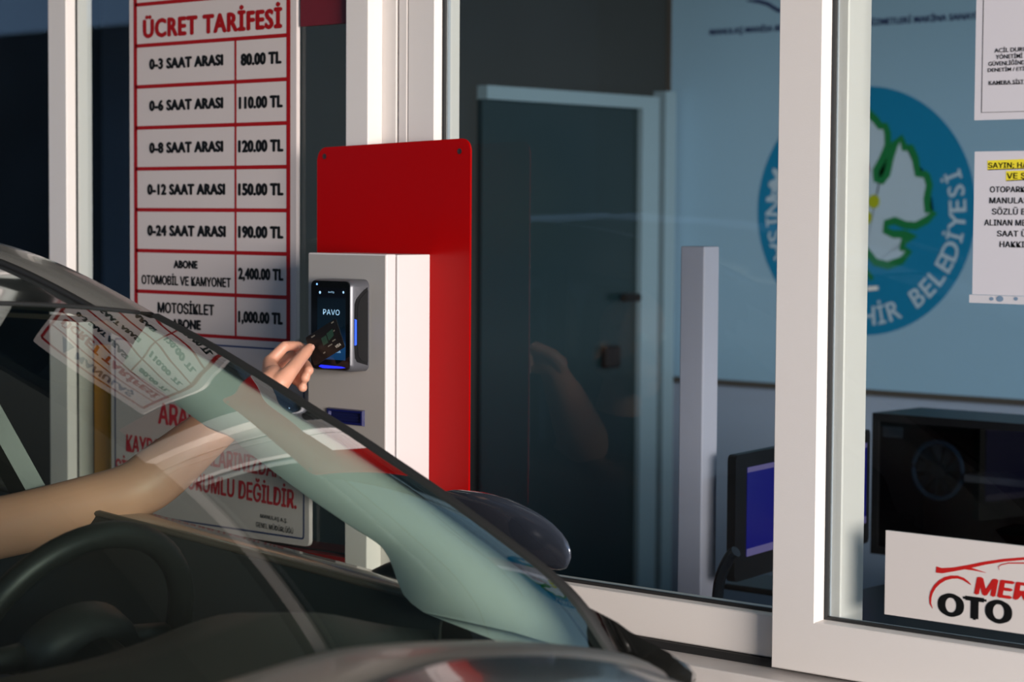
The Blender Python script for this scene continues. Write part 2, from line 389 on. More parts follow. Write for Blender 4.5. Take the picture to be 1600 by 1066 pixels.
def warning_sign():
    Y = .014
    xl, xr = P(174, 690, Y).x, P(483, 690, Y).x; zb = P(331, 832, Y).z; zt = P(410, 533, Y).z
    t = thing('warning_sign', ((xl + xr) / 2, Y, zb), 'white notice board with red lettering on the window below the price board', 'sign')
    obj('board', prism(bm_(), rrect(xl, xr, zb, zt, .012), 'y', Y, Y + .009), mat('white_notice_board', (.52, .46, .45), .4), t)
    Yg = Y - .0006; b = bm_(); i = .014
    q = rrect(xl + i, xr - i, zb + i, zt - i, .006); stroke(b, q, .0035, Yg, True); obj('blue_border', b, NAVY, t, recalc=False)
    r = bm_(); ro = -.035
    text_px(r, 'ARAÇLARDA', 247, 392, 661, 44, Yg, .035, 1.0, rot=ro, sans=True)
    text_px(r, 'KAYBOLAN EŞYALARINIZDAN', 197, 441, 716, 36, Yg, .035, 1.0, rot=ro, sans=True)
    text_px(r, 'ŞİRKETİMİZ SORUMLU DEĞİLDİR.', 180, 464, 755, 44, Yg, .035, 1.0, rot=ro, sans=True)
    obj('red_lettering', r, mat('red_print_bright', (.45, .02, .03), .45), t)
    k = bm_(); text_px(k, 'MANULAŞ A.Ş.', 407, 449, 811, 8, Yg, .012, rot=ro, sans=True); text_px(k, 'GENEL MÜDÜRLÜĞÜ', 400, 458, 824, 10, Yg, .012, rot=ro, sans=True); obj('black_lettering', k, INK, t)
warning_sign()

def red_banner():
    Y = .017; x0, x1 = P(469, 20, Y).x, xB0 - .004; z0 = P(505, 39, Y).z
    obj('red_banner', box(bm_(), x0, x1, Y, Y + .006, z0, 2.26, .001), mat('dark_red_banner', (.12, .004, .008), .5), label='dark red panel at the top of the window between price board and cabinet post', cat='panel')
red_banner()
def car_wash_sign():
    Y = .021
    a, b, c = P(1384, 829, Y), P(1383, 960, Y), P(1600, 854, Y)
    xr = a.x + .52; t = thing('shop_sign', ((a.x + xr) / 2, Y, b.z), 'white sign with red car outline and bold black letters low on the sliding window', 'sign')
    obj('board', prism(bm_(), [(a.x, b.z), (xr, b.z), (xr, a.z), (a.x, a.z)], 'y', Y, Y + .005), mat('white_vinyl', (.66, .60, .56), .45), t)
    Yg = Y - .0006
    r = bm_(); text_px(r, 'MER', 1522, 1611, 920.5, 28.5, Yg, .045, 1.0, .15, sans=True)
    q = lambda x, y: xz(P(x, y, Y))
    stroke(r, [q(*p) for p in ((1463, 890), (1472, 892), (1490, 890), (1512, 886), (1540, 880), (1570, 875.5), (1600, 873), (1640, 872), (1690, 876))], [.0095, .008, .006, .0055, .0048, .0042, .004, .004, .003], Yg)
    stroke(r, [q(*p) for p in ((1505, 887), (1522, 890), (1541, 895))], [.005, .003, .0005], Yg - .0002)
    stroke(r, [q(*p) for p in ((1562, 891), (1560.5, 886), (1565, 882.5), (1577, 880), (1600, 880), (1640, 884))], [.0005, .001, .0014, .0018, .002, .001], Yg - .0003)
    arc = [(1457.5, 951), (1454, 943), (1454, 934), (1456, 926), (1461, 917), (1468, 910), (1477, 904.5), (1487, 902), (1497, 902), (1506, 905), (1513, 910), (1517.5, 914)]
    stroke(r, [q(*p) for p in arc], [.0005, .003, .004, .0046, .005, .0052, .0052, .005, .0045, .004, .003, .0008], Yg)
    obj('red_print', r, mat('sign_red', (.50, .012, .010), .4), t, recalc=False)
    k = bm_(); text_px(k, 'OTO', 1465, 1582, 951, 37, Yg, .06, 1.0, sans=True); obj('black_lettering', k, INK, t)
car_wash_sign()

def notice_upper():
    Y = .0225
    a, b = P(1524.5, 60, Y), P(1524, 188, Y); xr = a.x + .21; zt = b.z + .297
    t = thing('paper_notice', ((a.x + xr) / 2, Y, b.z), 'white paper notice with thin black border, upper of the two on the sliding window', 'notice', None)
    obj('sheet', prism(bm_(), [(a.x, b.z), (xr, b.z), (xr, zt), (a.x, zt)], 'y', Y, Y + .0012), PAPER, t)
    Yg = Y - .0005; k = bm_(); i = .011
    x0 = P(1534, 170, Y).x; z0 = P(1534, 176, Y).z
    stroke(k, [(x0, zt - i), (x0, z0), (xr - i, z0), (xr - i, zt - i)], .0012, Yg, True)
    for s, p0, p1, y, h in (('ACİL DURUM', 1554, 1612, 76.5, 9), ('YÖNETİMİ', 1556, 1598, 87, 9), ('GÜVENLİĞİND', 1544.5, 1602, 97.5, 9), ('DENETİM / ETİ', 1543.5, 1601, 107.5, 8), ('KAMERA SİST', 1545, 1600, 127.5, 8)):
        text_px(k, s, p0, p1, y, h, Yg, .02)
    stroke(k, [xz(P(1545, 132.5, Y)), xz(P(1600, 131, Y))], .0008, Yg)
    obj('black_print', k, INK, t, recalc=False)
notice_upper()
def notice_lower():
    Y = .0225
    a, b = P(1523, 237, Y), P(1520, 460, Y); xr = a.x + .21
    t = thing('paper_notice', ((a.x + xr) / 2, Y, b.z), 'white paper notice with yellow highlighted heading, lower of the two on the sliding window', 'notice', None)
    obj('sheet', prism(bm_(), [(a.x, b.z), (xr, b.z), (xr, a.z), (a.x, a.z)], 'y', Y, Y + .0012), PAPER, t)
    Yg = Y - .0006; k = bm_(); y_ = bm_()
    q = lambda x, y: xz(P(x, y, Y))
    poly(y_, [q(1543, 251), q(1625, 247.5), q(1625, 263), q(1543, 266)], Yg + .0003); poly(y_, [q(1572, 267.5), q(1625, 265.5), q(1625, 280), q(1572, 283)], Yg + .0003)
    obj('yellow_highlight', y_, YEL, t)
    for s, p0, p1, yy, h in (('SAYIN; HA', 1544, 1606, 259, 10.5), ('VE Ş', 1573, 1603, 276, 12), ('OTOPARK', 1547, 1602, 296, 9.5), ('MANULAŞ', 1546, 1607, 314.5, 12), ('SÖZLÜ B', 1550, 1603, 329.5, 12.5), ('ALINAN ME', 1538, 1603, 348, 9.5), ('SAAT Ü', 1558, 1604, 364, 12), ('HAKKI', 1562, 1601, 382, 9.5)):
        text_px(k, s, p0, p1, yy, h, Yg, .024, 1.03, sans=True)
    stroke(k, [q(1544, 265.5), q(1606, 263)], .0012, Yg); stroke(k, [q(1573, 282.5), q(1604, 281)], .0012, Yg)
    obj('black_print', k, INK, t, recalc=False)
    s0 = P(1515, 473, Y).z; s1 = P(1515, 460.5, Y).z; sx0 = P(1515, 466, Y).x
    st = bm_(); prism(st, [(sx0, s0), (xr + .01, s0), (xr + .01, s1), (sx0, s1)], 'y', Y - .0012, Y)
    st_o = obj('sleeve_strip', st, mat('plastic_strip', (.58, .56, .58), .3), t, label='white punched plastic strip')
    for px_, w in ((1550, 3), (1563, 5), (1588, 3), (1612, 5)):
        h = bm_(); c = P(px_, 467, Y); poly(h, disc(c.x, c.z, w / 850, 16, .75), Y - .0016)
        obj('punch_hole', h, mat('hole_blue', (.16, .24, .34), .5), st_o)
notice_lower()

# =================================================================== PAYMENT POINT
YP = -.020
xp0, xp1 = P(495.5, 300, YP).x, P(734.5, 300, YP).x
def red_plate():
    zl, zr_ = P(495.5, 231, YP).z, P(734.5, 215.5, YP).z; zb = P(615, 800, YP).z
    b = bm_(); r = .022
    pts = [(x, z + (zr_ - zl) * (x - xp0) / (xp1 - xp0) * max(0, (z - zb) / (zl - zb))) for x, z in rrect(xp0, xp1, zb, zl, r, 8)]
    prism(b, pts, 'y', YP, YP + .004)
    bmesh.ops.bevel(b, geom=[e for e in b.edges if abs(e.verts[0].co.y - YP) < 1e-5 and abs(e.verts[1].co.y - YP) < 1e-5], offset=.001, segments=2, affect='EDGES')
    t = obj('backing_plate', b, REDP, smooth=30, label='red painted metal plate with rounded corners behind the grey box', cat='plate')
    for x, y in ((507.5, 244.5), (718.5, 236.5)):
        c = P(x, y, YP); h = bm_()
        ang = [2 * pi * i / 20 for i in range(20)]
        o1 = [h.verts.new((c.x + .0052 * cos(a), YP - .0008, c.z + .0052 * sin(a))) for a in ang]; i1 = [h.verts.new((c.x + .0038 * cos(a), YP - .0010, c.z + .0038 * sin(a))) for a in ang]; i2 = [h.verts.new((c.x + .0036 * cos(a), YP - .0002, c.z + .0036 * sin(a))) for a in ang]
        for i in range(20):
            j = (i + 1) % 20; h.faces.new((o1[i], o1[j], i1[j], i1[i])); h.faces.new((i1[i], i1[j], i2[j], i2[i]))
        h.faces.new(i2)
        obj('screw_hole', h, mat('screw_dark', (.06, .04, .04), .35, metal=.6), t)
    for z in (zb + .12, zl - .14): obj('mounting_bracket', box(bm_(), xp0 + .06, xp0 + .16, YP + .004, 0, z - .03, z + .03), mat('steel_bracket', (.3, .3, .3), .4, metal=.8), t)
red_plate()

YL = -.130                                   # front of the box door
xb0, xb1 = P(482, 500, YL).x, P(603, 500, YL).x
zbt = P(540, 397, YL).z; zbb = P(560, 775, YL).z
def pay_box():
    t = thing('payment_cabinet', ((xb0 + xb1) / 2, YP, zbb), 'grey steel cabinet with overlapping door mounted on the red plate', 'cabinet')
    yk = YL + .024
    obj('cabinet_body', box(bm_(), xb0, xb1, yk + .0045, YP, zbb, zbt, .0015), GREYP, t)
    obj('door_seal', box(bm_(), xb0 + .004, xb1 - .004, yk - .001, yk + .006, zbb + .004, zbt - .004), RUB, t)
    d = obj('cabinet_door', box(bm_(), xb0 - .001, xb1 + .001, YL, yk, zbb - .001, zbt + .001, .0025, 3), GREYP, t)
    obj('shade_sheet', box(bm_(), xb0 + .0015, xb1 - .0015, YL - .0012, YL + .0008, zbb + .0015, zbt - .0015), GREYF, d, label='grey front sheet darkened for shade')  # added sheet; its darker grey stands in for shade on the front
    # blue printer slot with a rim
    x0, x1 = P(514, 652, YL).x, P(571, 652, YL).x; z0, z1 = P(560, 666, YL).z, P(560, 640, YL).z
    BL = mat('blue_slot', (.006, .008, .07), .2, coat=.3)
    s = bm_(); ring(s, x0, x1, z0, z1, [(0, YL), (.002, YL - .007), (.006, YL - .007), (.0075, YL - .001)]); so = obj('slot_bezel', s, BL, d, label='dark blue slot frame')
    i = bm_(); box(i, x0 + .006, x1 - .006, YL - .0015, YL + .001, z0 + .006, z1 - .006); box(i, x0 + .012, x1 - .012, YL - .004, YL - .001, (z0 + z1) / 2 - .0015, (z0 + z1) / 2 + .0015)
    obj('slot_inset', i, mat('slot_inner', (.006, .008, .05), .3), d)
pay_box()

YT = -.174                                   # front of the terminal
def terminal():
    x1 = P(547.5, 500, YT).x; x0 = P(486.5, 500, YT).x; z0 = P(517, 580, YT).z; z1 = P(517, 436.5, YT).z
    xb = P(576, 500, YL).x
    t = thing('payment_terminal', ((x0 + x1) / 2, YL, z0), 'grey touch-screen payment terminal with black face and blue light bars on the grey cabinet', 'payment terminal')
    SIL = mat('terminal_grey', (.10, .10, .112), .34, metal=.3)
    # body: rounded slab, deeper towards the wall
    b = bm_(); n = 6; secs = []
    for y, ins, r in ((YL - .0013, .000, .012), (YL - .012, .0, .013), (YT + .010, .000, .013), (YT + .003, .0012, .012), (YT, .004, .010)):
        secs.append([b.verts.new((p[0], y, p[1])) for p in rrect(x0 - .003 + ins, x1 + .003 - ins, z0 + ins, z1 - ins, r, n)])
    for s in range(len(secs) - 1):
        A, B = secs[s], secs[s + 1]
        for i in range(len(A)): b.faces.new((A[i], A[(i + 1) % len(A)], B[(i + 1) % len(A)], B[i]))
    b.faces.new(secs[0]); b.faces.new(secs[-1][::-1]); obj('housing', b, SIL, t, smooth=35)
    obj('front_glass', prism(bm_(), rrect(x0 + .001, x1 - .001, z0 + .003, z1 - .003, .009), 'y', YT - .0015, YT + .002), mat('terminal_glass_black', (.004, .005, .006), .08), t)
    # screen
    s0, s1 = P(497, 500, YT).x, P(541, 500, YT).x; sz0, sz1 = P(519, 562, YT).z, P(519, 450, YT).z; Ys = YT - .002
    m = bpy.data.materials.new('terminal_screen'); m.use_nodes = True; nn = m.node_tree; bs = nn.nodes['Principled BSDF']; bs.inputs['Base Color'].default_value = (.003, .003, .004, 1); bs.inputs['Roughness'].default_value = .1
    tc_ = nn.nodes.new('ShaderNodeTexCoord'); sp = nn.nodes.new('ShaderNodeSeparateXYZ'); cr = nn.nodes.new('ShaderNodeValToRGB')
    nn.links.new(tc_.outputs['Generated'], sp.inputs[0]); nn.links.new(sp.outputs['Z'], cr.inputs[0]); nn.links.new(cr.outputs[0], bs.inputs['Emission Color']); bs.inputs['Emission Strength'].default_value = .26
    E = cr.color_ramp.elements; E[0].position = 0; E[0].color = (.010, .07, .20, 1); E[1].position = 1; E[1].color = (.001, .002, .004, 1)
    for pos, c in ((.20, (.012, .09, .26)), (.27, (.006, .03, .09)), (.45, (.002, .012, .022)), (.84, (.002, .010, .018)), (.88, (.001, .003, .006))):
        el = E.new(pos); el.color = (*c, 1)
    sc = obj('screen', prism(bm_(), [(s0, sz0), (s1, sz0), (s1, sz1), (s0, sz1)], 'y', Ys, YT), m, t)
    Yt = Ys - .0005; GLOW = mat('screen_text_glow', (.02, .02, .02), .3, emit=(.42, .72, 1), estr=.55)
    for tx, a, b, yc, h in (('PAVO', 505, 530.5, 488, 8.5), ('SATIŞ', 513, 522, 457, 3), ('125', 525, 532, 550, 3)):
        L = bm_(); text_px(L, tx, a, b, yc, h, Yt, .0, 1.05, sans=True); obj('screen_text', L, GLOW, sc)
    for px_, r_ in ((500, .0026), (536.5, .0022)):
        L = bm_(); c = P(px_, 457, Yt); poly(L, disc(c.x, c.z, r_, 12), Yt); obj('screen_icon', L, GLOW, sc)
    cdot = P(496.5, 444, YT); o = bm_(); poly(o, disc(cdot.x, cdot.z, .0018, 12), YT - .002); obj('camera_dot', o, mat('camera_blue', (0, 0, 0), .1, emit=(.2, .45, 1), estr=1.2), t)
    # right side: dark grip panel in a curved recess, with a light bar
    sd = xb_side = x1 + .003
    def q(x, y):   # point on the right-hand side plane
        p = PX(x, y, sd + .0006); return (p.y, p.z)
    g = bm_(); gp = [q(*p) for p in ((574.5, 449), (569, 453), (562, 461), (556.5, 468), (554.5, 476), (554, 500), (554, 540), (555, 560), (558, 566), (566, 568.5), (574.5, 571))]
    prism(g, gp, 'x', sd - .001, sd + .0008); obj('grip_recess', g, BLACK, t)
    g2 = bm_(); gp = [q(*p) for p in ((574.5, 454), (569, 459), (562, 468), (558.5, 480), (558, 540), (559.5, 557), (564, 563), (574.5, 566.5))]
    prism(g2, gp, 'x', sd, sd + .0016)
    go = obj('side_grip', g2, mat('grip_dark_grey', (.010, .010, .011), .55, spec=.2), t)
    LED = mat('blue_led', (.01, .02, .1), .3, emit=(.03, .11, 1), estr=.8)
    l = bm_(); gp = [q(*p) for p in ((554.0, 499), (556.4, 500), (556.4, 539), (554.0, 540))]; prism(l, gp, 'x', sd, sd + .0022); obj('side_light_bar', l, LED, t, label='glowing blue side light')
    l = bm_(); x2, x3 = P(499, 575, YT).x, P(541, 575, YT).x; zc = P(520, 574, YT).z
    pts = [(x2, zc), (x2 + .006, zc + .003), (x3 - .01, zc + .0022), (x3, zc + .0005), (x3 - .012, zc - .001), (x2 + .012, zc - .0025)]
    prism(l, pts, 'y', YT - .0022, YT); obj('base_light_bar', l, mat('blue_led_base', (.01, .02, .1), .3, emit=(.012, .02, 1), estr=.8), t, label='glowing blue strip under the screen')
terminal()

# bank card held up to the terminal
YC = -.202
def card():
    c = P(508, 535, YC); a = radians(25.5); ax = V((cos(a), 0, sin(a))); az = V((-sin(a), 0, cos(a)))
    L, H = .0856, .054; b = bm_()
    pts = [c + ax * (x - 0) + az * z for x, z in rrect(-L / 2, L / 2, -H / 2, H / 2, .0032, 4)]
    A = [b.verts.new(p + V((0, -.0004, 0))) for p in pts]; B = [b.verts.new(p + V((0, .0004, 0))) for p in pts]
    b.faces.new(A); b.faces.new(B[::-1])
    for i in range(len(A)): b.faces.new((A[i], A[(i + 1) % len(A)], B[(i + 1) % len(A)], B[i]))
    CM = mat('card_black', (.006, .0055, .005), .4, spec=.3, var=.5, vscale=90)
    t = obj('bank_card', b, CM, label='black bank card held in the hand in front of the terminal screen', cat='card')
    def strip(pts2, name, m):
        s = bm_(); s.faces.new([s.verts.new(c + ax * x + az * z + V((0, -.0007, 0))) for x, z in pts2]); obj(name, s, m, t)
    def txt(s_, x0, x1, z0, z1, bm): put(bm, glyphs(s_, .04), lambda u, v: c + ax * (x0 + u * (x1 - x0)) + az * (z0 + v * (z1 - z0)) + V((0, -.0008, 0)))
    q = bm_(); txt('VISA', .021, .036, -.021, -.0155, q)
    obj('card_emblem', q, mat('card_silver', (.55, .5, .42), .35), t)
    strip([(-.006, .010), (-.006, -.004), (.008, -.004), (.008, .010)], 'green_patch', mat('card_green', (.018, .05, .032), .3))
    strip([(.010, .012), (.010, -.002), (.026, .002), (.028, .014)], 'green_patch', MATS['card_green'])
    for (x, z, w) in ((-.028, .020, .010), (.029, .0225, .007), (.028, .008, .004), (.004, -.011, .012), (.018, -.007, .009), (-.012, -.017, .006)):
        strip([(x, z), (x + w, z), (x + w, z + .0022), (x, z + .0022)], 'card_mark', mat('card_marks', (.16, .15, .12), .4))
card()

# =================================================================== INSIDE THE BOOTH
def whiteboard():
    Y = YB - .03
    x0 = P(1046, 400, Y).x; z0 = P(1200, 598, Y).z; x1 = x0 + 2.35; z1 = 2.75
    t = thing('emblem_board', ((x0 + x1) / 2, Y, z0), 'large pale board with round blue municipal emblem on the back wall of the booth', 'board')
    obj('board', prism(bm_(), rrect(x0, x1, z0, z1, .03), 'y', Y, Y + .02), mat('board_white', (.27, .45, .62), .45), t)
    f = bm_(); ring(f, x0 - .018, x1 + .018, z0 - .018, z1 + .018, [(0, Y - .004), (.018, Y - .004), (.018, Y + .03), (0, Y + .03)]); obj('board_frame', f, mat('board_frame_brown', (.07, .062, .055), .5), t)
    Yg = Y - .0008
    ce = P(1348, 330, Y); rx = (P(1518, 330, Y).x - P(1178, 330, Y).x) / 2; rz = (P(1348, 135, Y) - P(1348, 524, Y)).z / 2
    b = bm_(); poly(b, disc(ce.x, ce.z, rx, 96, rz / rx), Yg); obj('blue_disc', b, mat('emblem_blue', (.003, .19, .39), .5), t)
    Y2 = Yg - .001; q = lambda x, y: xz(P(x, y, Y))
    half = [(1345.6, 159.5), (1358, 177), (1369, 187), (1376, 197), (1384, 197), (1388, 209), (1388, 228), (1380, 247.5), (1369, 267), (1370, 280.5), (1378.6, 283), (1387, 272), (1392, 247.5), (1399, 225.5), (1409, 216), (1414, 231), (1424, 231), (1431, 247.5), (1435, 272), (1446, 272), (1449, 275), (1453, 289), (1449, 311), (1450, 330), (1460, 333), (1449, 344), (1432, 353), (1416, 352), (1399, 345), (1385.5, 349), (1384, 360), (1396.5, 366), (1416, 366), (1429.5, 367), (1413, 377), (1410, 388), (1421, 393), (1410, 407), (1388, 415), (1369, 410), (1352.5, 390.5), (1349, 386)]
    R = [q(*p) for p in half]; xm = R[0][0]
    full = R + [(2 * xm - x, z) for x, z in R[::-1]]
    w = bm_(); poly(w, full, Y2); bmesh.ops.triangulate(w, faces=w.faces); obj('white_leaf', w, mat('emblem_white', (.42, .55, .68), .5), t)
    g = bm_(); stroke(g, full, .024, Y2 - .0008, True); stroke(g, [q(1351, 386), q(1352.5, 418), q(1363.5, 437)], [.012, .012, .016], Y2 - .0009); obj('green_outline', g, mat('emblem_green', (.008, .17, .05), .5), t, recalc=False)
    gr = bm_()
    for x, y in ((1343, 315), (1366, 315), (1354, 340), (1331, 340), (1343, 364), (1320, 315)):
        c = P(x, y, Y); poly(gr, disc(c.x, c.z, .021, 20), Y2 - .001)
    obj('yellow_grapes', gr, mat('emblem_yellow', (.36, .42, .01), .5), t)
    rd = bm_(); stroke(rd, [q(*p) for p in ((1355, 193), (1349, 212), (1348, 232), (1354, 250), (1357, 265), (1353, 280), (1345, 289))], [.001, .006, .010, .012, .011, .008, .001], Y2 - .001); stroke(rd, [q(*p) for p in ((1341, 200), (1336, 230), (1341, 255), (1346, 270), (1340, 285))], [.001, .008, .01, .008, .001], Y2 - .001)
    obj('red_flame', rd, mat('emblem_red', (.30, .008, .03), .5), t, recalc=False)
    # lettering around the ring, read counter-clockwise along the lower side
    L = bm_(); s = 'MANİSA BÜYÜKŞEHİR BELEDİYESİ'; n = len(s); a0, a1 = 158, 383
    for i, ch in enumerate(s):
        if ch == ' ': continue
        a = radians(a0 + (a1 - a0) * (i + .5) / n); gl = glyphs(ch, .02)
        asp = gl[2]; hgt = .058 if ch not in 'İÜŞ' else .072; wd = min(.058, asp * hgt); rad = .845
        tx, tz = -sin(a), cos(a); nx, nz = cos(a), sin(a)       # tangent and outward
        def fn(u, v, hgt=hgt, wd=wd):
            lx = (u - .5) * wd; ly = -(v * hgt - .029)            # letter tops point to the centre
            return V((ce.x + rx * rad * cos(a) + tx * lx + nx * ly, Y2, ce.z + rz * rad * sin(a) + tz * lx + nz * ly))
        put(L, gl, fn)
    obj('ring_lettering', L, MATS['emblem_white'], t)
    h = bm_()
    text_px(h, 'MANULAŞ MANİSA BÜYÜKŞEHİR BELEDİYESİ HİZMETLERİ MAKİNA SANAYİ', 1109, 1530, 37, 16, Y2, .04)
    stroke(h, [q(*p) for p in ((1168, 1), (1185, 2), (1200, 6), (1216, 16), (1240, 20), (1270, 14))], [.005, .012, .012, .012, .010, .002], Y2)
    obj('navy_print', h, NAVY, t, recalc=False)
    sm = bm_(); poly(sm, [q(1355, 448), q(1373, 447), q(1373, 453), q(1355, 455)], Y2 - .001); obj('white_patch', sm, mat('patch_white', (.8, .8, .8), .5), t)
whiteboard()

def desk():
    zt = .735
    t = thing('desk', (-1.6, 1.0, 0), 'dark booth desk under the monitor and computer case', 'desk')
    obj('desk_top', box(bm_(), -3.04, .9, .50, 1.95, zt - .03, zt, .004), mat('desk_dark', (.02, .022, .025), .4), t)
    for x in (-2.99, .85):
        for y in (.55, 1.9): obj('leg', box(bm_(), x - .025, x + .025, y - .025, y + .025, 0, zt - .03), BLACK, t)
desk()

def computer_case():
    Y = 1.5; a = P(1363, 645, Y); zb = .735; X1 = a.x + .46
    t = thing('computer_case', ((a.x + X1) / 2, Y + .11, zb), 'black tower computer case with see-through side on the desk behind the sliding window', 'computer')
    D = .21; zt = a.z
    f = bm_(); ring(f, a.x, X1, zb, zt, [(0, Y), (.018, Y), (.018, Y + .03), (0, Y + .03)]); box(f, a.x, X1, Y + .03, Y + D, zb, zb + .018); box(f, a.x, X1, Y + .03, Y + D, zt - .018, zt); box(f, a.x, a.x + .018, Y + .03, Y + D, zb + .018, zt - .018); box(f, X1 - .018, X1, Y + .03, Y + D, zb + .018, zt - .018); box(f, a.x + .018, X1 - .018, Y + D - .01, Y + D, zb + .018, zt - .018)
    obj('case_shell', f, BLACK, t)
    obj('side_panel', box(bm_(), a.x + .018, X1 - .018, Y + .004, Y + .007, zb + .018, zt - .018), glass('smoked_glass', (.5, .55, .6), 1.5), t)
    c = P(1465, 735, Y + .1); fan = thing('x', (0, 0, 0)); bpy.data.objects.remove(fan)
    g = bm_(); tube(g, [(c.x + .065 * cos(k * pi / 16), Y + .10, c.z + .065 * sin(k * pi / 16)) for k in range(33)], .006, 8, False)
    fo_ = obj('fan_ring', g, mat('fan_blue_grey', (.05, .09, .13), .3), t)
    bl = bm_()
    for k in range(9):
        an = k * 2 * pi / 9; p0 = V((c.x, Y + .105, c.z)); d1_ = V((cos(an), 0, sin(an))); d2_ = V((cos(an + .5), 0, sin(an + .5)))
        vs = [bl.verts.new(p) for p in (p0 + d1_ * .016, p0 + d1_ * .058 + V((0, .006, 0)), p0 + d2_ * .058 + V((0, -.006, 0)), p0 + d2_ * .016)]; bl.faces.new(vs)
    solid(bl, .0015); tube(bl, [(c.x, Y + .095, c.z), (c.x, Y + .115, c.z)], .018, 16)
    obj('fan_rotor', bl, mat('fan_dark', (.02, .025, .03), .4), fo_)
    bar = bm_(); p = P(1505, 745, Y + .05); box(bar, p.x, p.x + .22, Y + .05, Y + .14, p.z - .012, p.z + .005, .003); obj('graphics_card', bar, mat('card_grey', (.30, .24, .22), .35), t)
    ve = bm_(); p0, p1 = P(1375, 672, Y), P(1418, 662, Y)
    for k in range(9): box(ve, p0.x + k * .006, p0.x + k * .006 + .0035, Y + .012, Y + .016, zt - .055, zt - .03)
    obj('vent', ve, mat('vent_grey', (.18, .19, .20), .4), t)
computer_case()

def monitor():
    Y0 = .62; a = P(1150, 712, Y0); ang = radians(32); d = (_h * cos(ang) + _r * sin(ang)); d.z = 0; d.normalize(); n = V((-d.y, d.x, 0))
    if n.dot(V((0, -1, 0))) < 0 and n.dot(CAM - a) < 0: n = -n
    if n.dot(CAM - a) < 0: n = -n
    # width chosen so the far edge meets the computer case
    w = .3
    for _ in range(60):
        if proj(a + d * w)[0] < 1361: w += .006
    zt = a.z; zb = P(1352, 925, (a + d * w).y).z; zb = max(zb, .80)
    t = thing('monitor', (a + d * w / 2) * 1.0, 'black desktop monitor showing a blank deep blue screen behind the window stile', 'monitor')
    t.location.z = .735; ORG[t.name] = V(t.location)
    def fr_(u, v, k): return a + d * u + V((0, 0, zb - zt + v)) + n * k
    H = zt - zb
    def slab_(u0, u1, v0, v1, k0, k1, rr=.012):
        b = bm_(); pts = rrect(u0, u1, v0, v1, rr); A = [b.verts.new(fr_(u, v, k0)) for u, v in pts]; B = [b.verts.new(fr_(u, v, k1)) for u, v in pts]
        b.faces.new(A); b.faces.new(B[::-1])
        for i in range(len(A)): b.faces.new((A[i], A[(i + 1) % len(A)], B[(i + 1) % len(A)], B[i]))
        return b
    obj('bezel', slab_(0, w, 0, H, -.018, 0), BLACK, t)
    bw = w * .075
    obj('screen', slab_(bw, w - bw * .45, .045, H - .028, 0, .0012, .001), mat('blue_screen', (.004, .004, .02), .25, emit=(.002, .002, .10), estr=.6), t)
    obj('taskbar', slab_(bw, w - bw * .45, .045, .060, .0012, .0018, .0005), mat('taskbar_glow', (.02, .02, .04), .3, emit=(.10, .08, .20), estr=.5), t)
    obj('title_strip', slab_(bw, w - bw * .45, H - .038, H - .028, .0012, .0018, .0005), MATS['taskbar_glow'], t)
    st = bm_(); c = a + d * w / 2 - n * .05; tube(st, [V((c.x, c.y, .745)), V((c.x, c.y, zb + .1))], .022, 12); box(st, c.x - .1, c.x + .1, c.y - .08, c.y + .08, .735, .748, .004); obj('stand', st, BLACK, t)
monitor()

def reflection_strip():
    Y = .62; x0, x1 = P(1061, 600, Y).x, P(1098, 600, Y).x; zt = P(1079, 385, Y).z
    t = obj('pane_reflection', box(bm_(), x0, x1, Y, Y + .05, 0, zt, .003), mat('reflection_pale', (.42, .41, .50), .5), label='narrow pale upright strip standing in for a reflection in the middle pane', cat='reflection')  # solid strip added in place of a reflection on the glass
reflection_strip()
def orange_strip():
    Y = .06; x0, x1 = P(146, 640, Y).x, P(171, 640, Y).x
    obj('orange_banner', box(bm_(), x0, x1, Y, Y + .03, 0, P(155, 540, Y).z, .004), mat('orange_cloth', (.85, .34, .02), .7), label='narrow orange upright panel behind the left window beside the red lettered notice', cat='panel')
orange_strip()
def office_chair():
    Y = .40; c = P(1140, 912, Y)
    t = thing('office_chair', (c.x - .02, Y + .0, 0), 'black office chair with curved glossy back beside the monitor', 'chair')
    b = bm_(); pts = [P(1121, 935, Y), P(1124, 910, Y), P(1131, 888, Y), P(1141, 870, Y), P(1150, 862, Y)]
    tube(b, smoothpts(pts), .011, 10); obj('backrest', b, mat('chair_black', (.012, .014, .02), .2), t)
    s = bm_(); box(s, c.x - .50, c.x - .03, Y - .26, Y + .05, .44, .50, .03); 
    obj('seat', s, DARKT, t)
    bx, by = c.x - .26, Y - .10
    p = bm_(); tube(p, [(bx, by, .06), (bx, by, .44)], .03); tube(p, [(bx, by, .45), (c.x - .04, Y - .02, .52), P(1121, 937, Y)], .014); obj('pedestal', p, BLACK, t)
    for k in range(5):
        a = k * 2 * pi / 5; l = bm_(); tube(l, [(bx, by, .08), (bx + .20 * cos(a), by + .17 * sin(a), .04)], [.022, .016]); obj('foot', l, BLACK, t)
office_chair()

